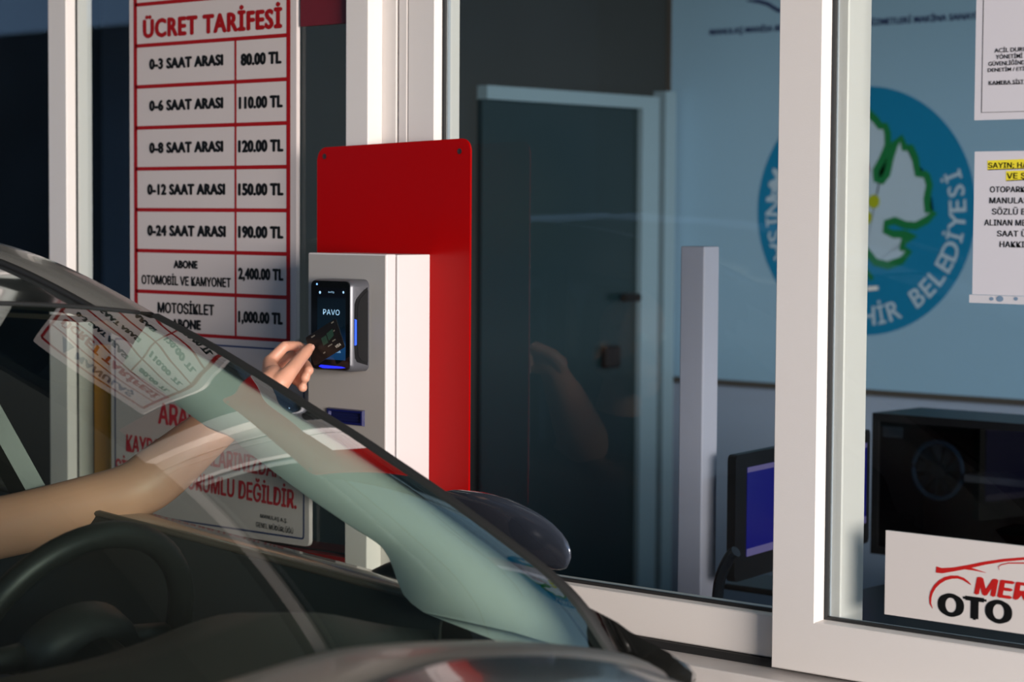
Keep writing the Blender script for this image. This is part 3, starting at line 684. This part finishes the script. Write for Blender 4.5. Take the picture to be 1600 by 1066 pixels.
# =================================================================== CAR
YCc = -1.30                                    # centre line of the car
EPX = [(246, 489), (330, 534), (420, 588.5), (500, 639), (560, 676), (620, 716), (680, 756.5), (740, 799), (800, 843), (865, 893), (917, 946), (972, 1030)]
def eY(x): return -.70 + (-.583 + .70) * (x - 246) / (972 - 246)
E3 = [P(x, y, eY(x)) for x, y in EPX]
E3s = smoothpts(E3, 4)
NT = len(E3s)
Ctop, Cbot = V((-3.085, YCc, 1.388)), V((-2.17, YCc, 1.005))
car = thing('car', (-3.2, YCc, 0), 'silver grey car with raked windscreen stopped beside the payment cabinet', 'car')
LEDGE = [p + V((-.005, -.007, -.003)) for p in E3s]
def wind(i, s):
    """windscreen point, i along the height (0 top), s -1 (far side) .. 1 (booth side)"""
    t = i / (NT - 1); L = LEDGE[i]; C = Ctop.lerp(Cbot, t) + V((.03, 0, .035)) * sin(pi * t)
    w = abs(s) ** 2.1; y = YCc + (L.y - YCc) * s
    return V((C.x + (L.x - C.x) * w, y, C.z + (L.z - C.z) * w))
SS = [-1 + 2 * k / 40 for k in range(41)]
ws = bm_(); grid(ws, [[wind(i, s) for s in SS] for i in range(NT)])
bmesh.ops.recalc_face_normals(ws, faces=ws.faces)
for f in ws.faces:
    pass
avg = sum((f.normal for f in ws.faces), V())
if avg.z < 0: bmesh.ops.reverse_faces(ws, faces=ws.faces)
t_ = bmesh.new(); me_ = bpy.data.meshes.new('x'); ws.to_mesh(me_); t_.from_mesh(me_)
for v, w_ in zip(t_.verts, ws.verts): v.co = w_.co - w_.normal * .005
bmesh.ops.reverse_faces(t_, faces=t_.faces); merge(ws, t_); bpy.data.meshes.remove(me_)
obj('windshield', ws, CGLASS, car, smooth=True, recalc=False)

def mir(p): return V((p.x, 2 * YCc - p.y, p.z))
# pillars: outer silver skin, rubber edge and the dark inner trim
for side in (0, 1):
    fn = (lambda p: p) if side == 0 else mir
    b = bm_(); outer = [fn(p + V((-.004, .004, -.012))) for p in E3s[:-1]]
    tube(b, outer, .0062, 10); pil = obj('front_pillar', b, PAINT, car, smooth=True)
    b = bm_(); grid(b, [[fn(p + V(o)) for o in ((-.001, .003, -.001), (-.003, -.003, -.001), (-.006, -.008, -.0045), (-.014, -.020, -.014))] for p in E3s]); obj('rubber_edge', b, RUB, pil, smooth=True)
    IPX = [(190, 572), (247, 607), (312, 660), (356, 679), (387, 706), (465, 765), (537, 815), (587, 847), (609, 875), (631, 931), (669, 962)]
    I3 = smoothpts([P(x, y, eY(min(972, x * 1.28 + 60)) - .055) for x, y in IPX], 4)
    n1, n2 = len(I3), NT; b = bm_(); rows = []
    for k in range(30):
        tt = k / 29; a = tt * (n2 - 1); p = LEDGE[min(int(a), n2 - 2)].lerp(LEDGE[min(int(a), n2 - 2) + 1], a - int(a)) + V((-.008, 0, -.012))
        a = tt * (n1 - 1); q = I3[min(int(a), n1 - 2)].lerp(I3[min(int(a), n1 - 2) + 1], a - int(a))
        rows.append([fn(p), fn(p.lerp(q, .5) + V((.008, -.006, .006))), fn(q), fn(q + V((-.03, .035, -.01))), fn(p + V((-.03, .008, -.03)))])
    grid(b, rows); obj('pillar_trim', b, mat('pillar_trim_grey', (.62, .66, .62), .6), pil, smooth=True)

# roof
RPX = [(246, 489), (200, 463), (150, 436.5), (100, 413), (50, 394), (0, 379), (-80, 361), (-200, 345)]
R3 = [P(x, y, -.70 - .0002 * (246 - x)) for x, y in RPX]
R3s = smoothpts(R3, 4)
rear = [V((R3s[-1].x - d, R3s[-1].y - d * .05, R3s[-1].z - z)) for d, z in ((.4, .005), (.9, .06), (1.4, .2), (1.7, .33))]
R3s += rear
NR = len(R3s)
rows = []
for i, p in enumerate(R3s):
    w = min(1, i / 8); row = []
    front = V((0, 0, 0))
    for s in SS[::2]:
        hw = abs(p.y - YCc) - .092; y = YCc + hw * s
        x = p.x + (wind(0, s).x - wind(0, 1).x) * max(0, 1 - i / 6)
        z0 = p.z - .010; crown = (.030 + .012 * w)
        zz = z0 + crown * (1 - abs(s) ** 2.2)
        if i == 0: zz = wind(0, s * .9).z + .004; x = wind(0, s * .9).x - .012
        row.append(V((x, y, zz)))
    rows.append(row)
obj('roof_panel', grid(bm_(), rows), mat('roof_gloss', (.045, .05, .048), .1, coat=1), car, smooth=True)
for side in (0, 1):
    fn = (lambda p: p) if side == 0 else mir
    rows = []
    for p in R3s:
        rows.append([fn(p + V(o)) for o in ((0, .030, -.085), (0, .020, -.035), (0, .004, -.006), (0, -.010, .0015), (0, -.030, .003), (0, -.060, .001), (0, -.078, -.004), (0, -.082, -.014))])
    obj('roof_rail', grid(bm_(), rows), PAINT, car, smooth=True)
    b = bm_(); tube(b, [fn(p + V((0, -.088, -.007))) for p in R3s], .0058, 8); obj('roof_moulding', b, RUB, car, smooth=True)
hd = bm_(); grid(hd, [[wind(0, s) + V((-.01, 0, -.012)) for s in SS[2:-2]], [wind(0, s) + V((-.12, 0, -.02)) for s in SS[2:-2]], [wind(0, s) + V((-.5, 0, .0)) for s in SS[2:-2]], [wind(0, s) + V((-1.1, 0, .02)) for s in SS[2:-2]]])
obj('headliner', hd, mat('headliner_grey', (.16, .16, .15), .9), car, smooth=True)
for side in (0, 1):
    fn = (lambda p: p) if side == 0 else mir
    rows = [[fn(wind(i, 1 - (.018 + .050 * i / (NT - 1)) * k / 4) + V((-.003, .001, -.0075))) for k in range(5)] for i in range(NT)]
    obj('windshield_edge_band', grid(bm_(), rows), mat('black_ceramic_edge', (.010, .013, .016), .5), car, smooth=True)
b = bm_(); tube(b, [wind(0, s) + V((-.004, 0, .001)) for s in SS[1:-1]], .0036, 8); obj('windshield_top_seal', b, RUB, car, smooth=True)

# cowl, hood, fenders
def hoodedge(s): # rear edge of the visible cowl/hood line
    yy = YCc + .72 * s; a = abs(s)
    return V((-2.14 - .20 * a ** 2.2, yy, 1.062 - .137 * a ** 1.5))
rows = []
for dx, dz, k in ((-.10, -.06, .93), (0, 0, .89), (.04, .004, .84), (.08, .004, .78), (.12, .001, .72), (.145, -.012, .70)): rows.append([hoodedge(s * k) + V((dx, 0, dz - .012 * abs(s) ** 2 * max(0, dx / .1))) for s in SS])
obj('cowl', grid(bm_(), rows), mat('cowl_grey', (.23, .195, .16), .4, coat=.2), car, smooth=True)
rows = []
for dx, dz in ((.146, -.035), (.148, .002), (.156, .008), (.27, -.010), (.45, -.05), (.75, -.13), (1.0, -.24), (1.12, -.36)): rows.append([hoodedge(s * (.72 - dx * .02)) + V((dx, 0, dz - .034 * abs(s) ** 2)) for s in SS])
obj('hood', grid(bm_(), rows), PAINT, car, smooth=True)
for side in (0, 1):
    fn = (lambda p: p) if side == 0 else mir
    rows = []
    for x, z, y in ((-2.62, .925, -.49), (-2.4, .925, -.50), (-2.2, .915, -.51), (-1.9, .89, -.51), (-1.5, .84, -.52), (-1.2, .76, -.58), (-1.05, .62, -.70)):
        rows.append([fn(V(q)) for q in ((x, y - .36, z - .09), (x, y - .13, z - .037), (x, y - .08, z - .021), (x, y - .04, z - .025), (x, y - .012, z - .05), (x, y + .005, z - .1), (x, y + .02, z - .25), (x, y + .01, z - .5))])
    obj('fender', grid(bm_(), rows), PAINT, car, smooth=True)
    c = bm_(); CP = [(917, 948), (945, 963), (972, 983), (1005, 1003), (1040, 1020), (1070, 1036), (1082, 1052), (1078, 1085), (1030, 1120), (1000, 1090), (982, 1060), (960, 1020), (938, 975)]
    pts = [P(x, y, -.555) for x, y in CP]; cc = sum(pts, V()) / len(pts)
    A = [c.verts.new(fn(p)) for p in pts]; B = [c.verts.new(fn(p.lerp(cc, .35) + V((.012, -.014, .014)))) for p in pts]; D = [c.verts.new(fn(p + V((-.02, .035, -.01)))) for p in pts]
    n = len(pts)
    for i in range(n): c.faces.new((A[i], A[(i + 1) % n], B[(i + 1) % n], B[i])); c.faces.new((A[i], A[(i + 1) % n], D[(i + 1) % n], D[i]))
    c.faces.new(B); obj('cowl_corner', c, mat('cowl_black_gloss', (.012, .012, .011), .12, coat=.6), car, smooth=50)

# left and right doors with the belt line
for side in (0, 1):
    fn = (lambda p: p) if side == 0 else mir
    rows = []; Xs = (-2.66, -2.9, -3.2, -3.5, -3.8, -4.4, -4.9)
    for x in Xs:
        zb_ = .955 + (-2.66 - x) * .07; y = -.50 - .0 * x
        rows.append([fn(V(q)) for q in ((x, y - .105, zb_ - .35), (x, y - .10, zb_ - .03), (x, y - .085, zb_), (x, y - .04, zb_ + .004), (x, y - .01, zb_), (x, y + .012, zb_ - .06), (x, y + .035, zb_ - .25), (x, y + .03, zb_ - .5), (x, y, zb_ - .7))])
    dr = obj('door', grid(bm_(), rows), PAINT, car, smooth=True)
    rows = []
    for x in Xs:
        zb_ = .955 + (-2.66 - x) * .07; rows.append([fn(V(q)) for q in ((x, -.60, zb_ - .002), (x, -.607, zb_ - .05), (x, -.615, zb_ - .16), (x, -.64, zb_ - .2), (x, -.63, zb_ - .5))])
    obj('door_trim', grid(bm_(), rows), DARKT, dr, smooth=True)
    b = bm_(); tube(b, [fn(V((x, -.597, .958 + (-2.66 - x) * .07))) for x in Xs], .006, 8); obj('window_seal', b, mat('seal_brown', (.10, .075, .06), .35), dr, smooth=True)
    # centre pillar
    p0, p1 = V((-3.50, -.60, 1.0)), V((-3.66, -.72, 1.42)); b = bm_()
    p0, p1 = P(88, 790, -.60), P(-40, 560, -.70)
    p2 = p1 + (p1 - p0) * .55; p2.y -= .01
    d = V((-.075, 0, 0)); rr_ = [[fn(a), fn(a + V((-.02, -.03, 0))), fn(a + d + V((0, -.03, 0))), fn(a + d), fn(a + d * .5 + V((0, .02, 0)))] for a in (p0 + (p0 - p1) * .9, p0, p1, p2)]
    for r_ in rr_: r_.append(r_[0].copy())
    grid(b, rr_); obj('centre_pillar', b, mat('pillar_black', (.012, .013, .012), .35), car)

# door mirror on the booth side
def mirror():
    c = P(798, 838, -.36)
    dn = V((0, 0, 1))
    sil = [(722, 771), (735, 768.5), (755, 769), (780, 776), (805, 789), (830, 807), (850, 828), (862, 846), (867.5, 862), (868, 878), (864, 890), (857, 889), (846, 880), (825, 862), (795, 838), (760, 806), (735, 785)]
    pts = [P(x, y, -.36) for x, y in sil]; cen = P(806, 822, -.36)
    b = bm_(); n = len(pts); depth = .085; secs = []
    vd = V((.80, -.15, 0)).normalized()
    for k in range(7):
        a = k / 6 * pi / 2; f = cos(a) if k < 6 else .02
        secs.append([b.verts.new(cen + (p - cen) * (f ** .8) + vd * (sin(a) * depth)) for p in pts])
    back = [b.verts.new(cen + (p - cen) * .96 - vd * .05) for p in pts]
    for s in range(6):
        for i in range(n): b.faces.new((secs[s][i], secs[s][(i + 1) % n], secs[s + 1][(i + 1) % n], secs[s + 1][i]))
    for i in range(n): b.faces.new((secs[0][i], secs[0][(i + 1) % n], back[(i + 1) % n], back[i]))
    b.faces.new(secs[-1])
    mo = obj('door_mirror', b, mat('mirror_shell_gloss', (.055, .065, .09), .07, metal=.3, coat=1.0), car, smooth=True)
    g = bm_(); g.faces.new([g.verts.new(cen + (p - cen) * .9 - vd * .051) for p in pts]); obj('mirror_glass', g, mat('mirror_silver', (.7, .72, .75), .03, metal=1), mo)
    st = bm_(); tube(st, [cen + V((-.03, -.04, -.04)), V((-2.86, -.50, .955)), V((-2.9, -.53, .93))], [.035, .03, .03], 10); obj('mirror_stalk', st, BLACK, mo, smooth=True)
    l = bm_(); lp = [P(x, y, -.36) + vd * .078 for x, y in ((790, 806), (803, 817), (818, 829), (830, 841))]
mirror()

# dashboard and steering wheel
rows = []
for x, z in ((-2.20, .955), (-2.40, .965), (-2.60, .965), (-2.72, .95), (-2.78, .90), (-2.80, .75), (-2.70, .55)):
    row = []
    for s in SS[1:-1]:
        yy = YCc + .70 * s * (1 if x < -2.5 else .92); bulge = .035 * math.exp(-((yy + .93) / .16) ** 2) * (1 if -2.75 < x < -2.45 else .3)
        zz = z + bulge - .045 * abs(s) ** 3 - (.03 * abs(s) ** 3 if x > -2.5 else 0); xx = x - (.20 * abs(s) ** 2.2 if x > -2.5 else .05 * abs(s) ** 2)
        row.append(V((xx, yy, zz)))
    rows.append(row)
obj('dashboard', grid(bm_(), rows), mat('dash_dark', (.020, .020, .018), .55, bump=.1, bscale=300), car, smooth=True)
def steering():
    c = V((-3.075, -.93, .885)); tilt = radians(24); ax = V((sin(radians(62)), 0, cos(radians(62)))).normalized()
    ax = V((-cos(tilt), 0, sin(tilt))); u = V((0, 1, 0)); v = ax.cross(u).normalized()
    if v.z < 0: v = -v
    R = .188; b = bm_(); n = 56
    ringpts = []
    for k in range(n):
        a = 2 * pi * k / n; p = c + u * R * cos(a) + v * R * sin(a); rad = (u * cos(a) + v * sin(a)); ringpts.append([b.verts.new(p + rad *   .0195 * cos(t * 2 * pi / 12) + ax * .0195 * sin(t * 2 * pi / 12)) for t in range(12)])
    for k in range(n):
        for t in range(12): b.faces.new((ringpts[k][t], ringpts[(k + 1) % n][t], ringpts[(k + 1) % n][(t + 1) % 12], ringpts[k][(t + 1) % 12]))
    LEA = mat('wheel_leather', (.010, .011, .011), .45, spec=.3)
    w = obj('steering_wheel', b, LEA, car, smooth=True)
    h = bm_(); secs = []
    for k, (rr, off) in enumerate(((.075, -.05), (.085, -.02), (.085, .01), (.07, .022), (.03, .028))):
        secs.append([h.verts.new(c + u * rr * 1.15 * cos(2 * pi * i / 28) + v * rr * .85 * sin(2 * pi * i / 28) + ax * off) for i in range(28)])
    for s in range(4):
        for i in range(28): h.faces.new((secs[s][i], secs[s][(i + 1) % 28], secs[s + 1][(i + 1) % 28], secs[s + 1][i]))
    h.faces.new(secs[-1]); h.faces.new(secs[0][::-1]); obj('wheel_hub', h, DARKT, w, smooth=True)
    for a in (0, 180, 270):
        d = u * cos(radians(a)) + v * sin(radians(a)); s = bm_(); tube(s, [c + d * .06, c + d * .18], [.024, .015], 8); obj('wheel_spoke', s, DARKT, w, smooth=True)
    col = bm_(); tube(col, [c - ax * .03, c - ax * .26], .05, 16); obj('steering_column', col, DARKT, car, smooth=True)
steering()
for yy, nm in ((-.93, 'driver'), (-1.67, 'passenger')):
    st = bm_(); box(st, -3.80, -3.35, yy - .25, yy + .25, .48, .62, .05, 3); so = obj('seat', st, mat('seat_fabric', (.03, .03, .032), .8, bump=.2, bscale=400), car, smooth=50)
    bk = bm_(); box(bk, -3.98, -3.84, yy - .24, yy + .24, .56, 1.14, .05, 3); obj('seat_back', bk, MATS['seat_fabric'], so, smooth=50)
    hr = bm_(); box(hr, -3.99, -3.89, yy - .12, yy + .12, 1.17, 1.34, .04, 3); obj('headrest', hr, MATS['seat_fabric'], so, smooth=50)
# lower body and wheels of the car
lb = bm_(); box(lb, -5.2, -1.15, YCc - .74, YCc + .74, .22, .40, .05, 2); obj('underbody', lb, BLACK, car)
for x in (-1.75, -4.35):
    for s in (-1, 1):
        y = YCc + s * .70; w = bm_(); prof = [(.20, -.09), (.29, -.10), (.31, -.07), (.315, 0), (.31, .07), (.29, .10), (.20, .09)]; N = 36; rr = []
        for k in range(N): a = 2 * pi * k / N; rr.append([w.verts.new((x + r * cos(a), y + o, .315 + r * sin(a))) for r, o in prof])
        for k in range(N):
            for i in range(len(prof)): w.faces.new((rr[k][i], rr[(k + 1) % N][i], rr[(k + 1) % N][(i + 1) % len(prof)], rr[k][(i + 1) % len(prof)]))
        wo_ = obj('wheel', w, mat('tyre_rubber', (.015, .015, .015), .7), car, smooth=True)
        rm = bm_()
        for k in range(5):
            a = 2 * pi * k / 5; tube(rm, [(x, y + s * .06, .315), (x + .2 * cos(a), y + s * .06, .315 + .2 * sin(a))], [.04, .03], 8)
        obj('rim', rm, mat('rim_alloy', (.5, .5, .5), .3, metal=1), wo_, smooth=True)

# =================================================================== DRIVER
def capsule(bm, p0, r0, p1, r1, n=14):
    p0, p1 = V(p0), V(p1); d = (p1 - p0); L = d.length; d.normalize(); pts, rs = [], []
    for k in range(5): a = pi / 2 * (1 - k / 4 * .98); pts.append(p0 - d * r0 * sin(a)); rs.append(max(r0 * cos(a), r0 * .03))
    for k in range(5): a = pi / 2 * (.02 + k / 4 * .96); pts.append(p1 + d * r1 * sin(a)); rs.append(max(r1 * cos(a), r1 * .03))
    tube(bm, pts, rs, n)
def remeshed(name, bm, vox, m, parent, it=5, label=None):
    me = bpy.data.meshes.new(name); bm.to_mesh(me); bm.free(); o = bpy.data.objects.new('tmp', me); COL.objects.link(o)
    r = o.modifiers.new('r', 'REMESH'); r.mode = 'VOXEL'; r.voxel_size = vox
    s = o.modifiers.new('s', 'SMOOTH'); s.factor = .5; s.iterations = it
    dg = bpy.context.evaluated_depsgraph_get(); dg.update(); nm = bpy.data.meshes.new_from_object(o.evaluated_get(dg)); bpy.data.objects.remove(o); bpy.data.meshes.remove(me)
    b = bm_(); b.from_mesh(nm); bpy.data.meshes.remove(nm)
    return obj(name, b, m, parent, smooth=True, label=label)
def driver():
    t = thing('person', (-3.66, -.93, .62), 'driver reaching a bare arm out of the car window with a bank card', 'person')
    B = bm_()
    def ch(pts):
        for (a, ra), (b, rb) in zip(pts[:-1], pts[1:]): capsule(B, a, ra, b, rb)
    SH = P(-120, 850, -.76); EL = P(196, 775, -.54); WR = P(425, 601, -.305)
    ctrl = [(SH, .053), (SH.lerp(EL, .5) + V((0, 0, -.004)), .052), (EL.lerp(SH, .18), .049), (EL.lerp(WR, .04), .048), (EL.lerp(WR, .22) + V((0, 0, -.006)), .050), (EL.lerp(WR, .55), .041), (EL.lerp(WR, .82), .0305), (WR, .026), (WR.lerp(P(428, 577, -.262), .4), .024)]
    path = smoothpts([c_[0] for c_ in ctrl], 8); rr_ = [q.x for q in smoothpts([V((c_[1], 0, 0)) for c_ in ctrl], 8)]
    tube(B, path, rr_, 28); capsule(B, SH, .052, SH.lerp(EL, .05), .052)
    # palm
    iM, mM, rM, pM = P(421, 566, -.262), P(424, 574, -.245), P(430, 584, -.238), P(437, 596, -.238)
    for k, r in ((iM, .0125), (mM, .0125), (rM, .012), (pM, .011)): capsule(B, WR.lerp(k, .15), .019, k, r)
    ch([(iM, .0115), (P(444.5, 541.5, -.238), .0098), (P(466, 540, -.197), .0082), (P(480, 548, -.1925), .0070)])
    ch([(mM, .011), (P(458, 556, -.200), .0098), (P(478, 570, -.208), .0090), (P(483, 579, -.228), .0088)])
    ch([(rM, .011), (P(456, 572, -.200), .0095), (P(473, 581, -.212), .0088), (P(477, 591, -.234), .0088)])
    ch([(pM, .010), (P(456, 592, -.205), .0085), (P(468, 598, -.216), .0085), (P(473, 606, -.234), .0086)])
    # thumb
    T0, T1, T2, T3 = P(438, 598, -.305), P(452, 582, -.285), P(470, 560, -.243), P(484, 543.5, -.213)
    ch([(T0, .0175), (T1, .0138), (T2, .0112), (T2.lerp(T3, .6), .0108), (T3, .0085)])
    capsule(B, T0, .016, iM, .0105)
    # trunk, other arm, head
    ch([(V((-3.70, -.94, .70)), .14), (V((-3.72, -.94, .92)), .13), (V((-3.70, -.93, 1.00)), .09)])
    ch([(V((-3.70, -.93, .98)), .075), (SH, .052)]); ch([(V((-3.70, -.94, .97)), .07), (V((-3.70, -1.12, 1.0)), .055), (V((-3.52, -1.18, .82)), .043), (V((-3.34, -1.10, .81)), .028)])
    ch([(V((-3.34, -1.10, .81)), .03), (V((-3.26, -1.08, .80)), .022)])
    ch([(V((-3.69, -.93, 1.03)), .055), (V((-3.67, -.92, 1.13)), .05)])
    ch([(V((-3.66, -.91, 1.21)), .078), (V((-3.64, -.91, 1.27)), .082)]); ch([(V((-3.60, -.90, 1.17)), .05), (V((-3.585, -.90, 1.14)), .035)])
    ch([(V((-3.572, -.895, 1.225)), .016), (V((-3.552, -.893, 1.195)), .013)])
    for yy in (-.82, -1.00): ch([(V((-3.65, yy, 1.22)), .014), (V((-3.655, yy + (.012 if yy > -.9 else -.012), 1.20)), .010)])
    for yy in (-.84, -1.04): ch([(V((-3.68, yy, .69)), .085), (V((-3.22, yy, .72)), .06), (V((-3.05, yy, .45)), .05), (V((-2.85, yy, .36)), .035)])
    remeshed('body', B, .0030, SKIN, t, 4)
    # clothing and hair
    C = bm_()
    capsule(C, (-3.70, -.94, .70), .150, (-3.72, -.94, .92), .140); capsule(C, (-3.72, -.94, .92), .14, (-3.70, -.93, .99), .10); capsule(C, (-3.70, -.93, .98), .085, SH, .062); capsule(C, SH, .062, SH.lerp(EL, .12), .060); capsule(C, (-3.70, -.94, .97), .08, (-3.70, -1.12, 1.0), .066); capsule(C, (-3.70, -1.12, 1.0), .066, (-3.61, -1.15, .91), .060)
    remeshed('shirt', C, .008, mat('shirt_dark', (.02, .022, .03), .85), t, 3)
    T = bm_()
    for yy in (-.84, -1.04): capsule(T, (-3.68, yy, .69), .097, (-3.22, yy, .72), .072); capsule(T, (-3.22, yy, .72), .072, (-3.05, yy, .45), .060); capsule(T, (-3.05, yy, .45), .06, (-2.87, yy, .375), .05)
    remeshed('trousers', T, .010, mat('denim', (.03, .04, .08), .85), t, 3)
    H = bm_(); capsule(H, (-3.685, -.91, 1.235), .083, (-3.675, -.91, 1.30), .078); capsule(H, (-3.715, -.91, 1.20), .06, (-3.72, -.91, 1.14), .05)
    remeshed('hair', H, .006, mat('hair_dark', (.02, .013, .009), .5), t, 2)
    for yy in (-.875, -.940):
        e = bm_(); bmesh.ops.create_uvsphere(e, u_segments=16, v_segments=10, radius=.012, matrix=Matrix.Translation((-3.572, yy, 1.242))); eo = obj('eye', e, mat('eye_white', (.8, .8, .78), .2), t, smooth=True)
    mo = bm_(); tube(mo, [(-3.556, -.925, 1.150), (-3.548, -.90, 1.148), (-3.556, -.875, 1.150)], [.003, .006, .003], 8); obj('mouth', mo, mat('lips', (.45, .16, .13), .5), t, smooth=True)
    # thumbnail
    d = (T3 - T2).normalized(); vw = (CAM - T3).normalized(); side = d.cross(vw).normalized(); nrm = side.cross(d).normalized()
    if nrm.dot(vw) < 0: nrm = -nrm
    nb = bm_(); rows = []
    for i in range(7):
        u_ = i / 6; ww = .0062 * (1 - .35 * (2 * u_ - 1) ** 4); rows.append([T3 + d * (-.006 + u_ * .0105) + (nrm * cos(a) + side * sin(a)) * (.0083 - .0006 * abs(a)) * (1 - .10 * u_ ** 3) - side * .0 for a in [ -.7 * ww / .0062 + k * (1.4 * ww / .0062) / 8 for k in range(9)]])
    rot_ = Matrix.Rotation(radians(38), 3, d)
    nb2 = bm_(); rows = [[T3 + rot_ @ (p - T3) for p in r] for r in rows]; grid(nb2, rows); nb.free(); solid(nb2, .0006)
    obj('thumbnail', nb2, NAIL, t, smooth=True)
driver()
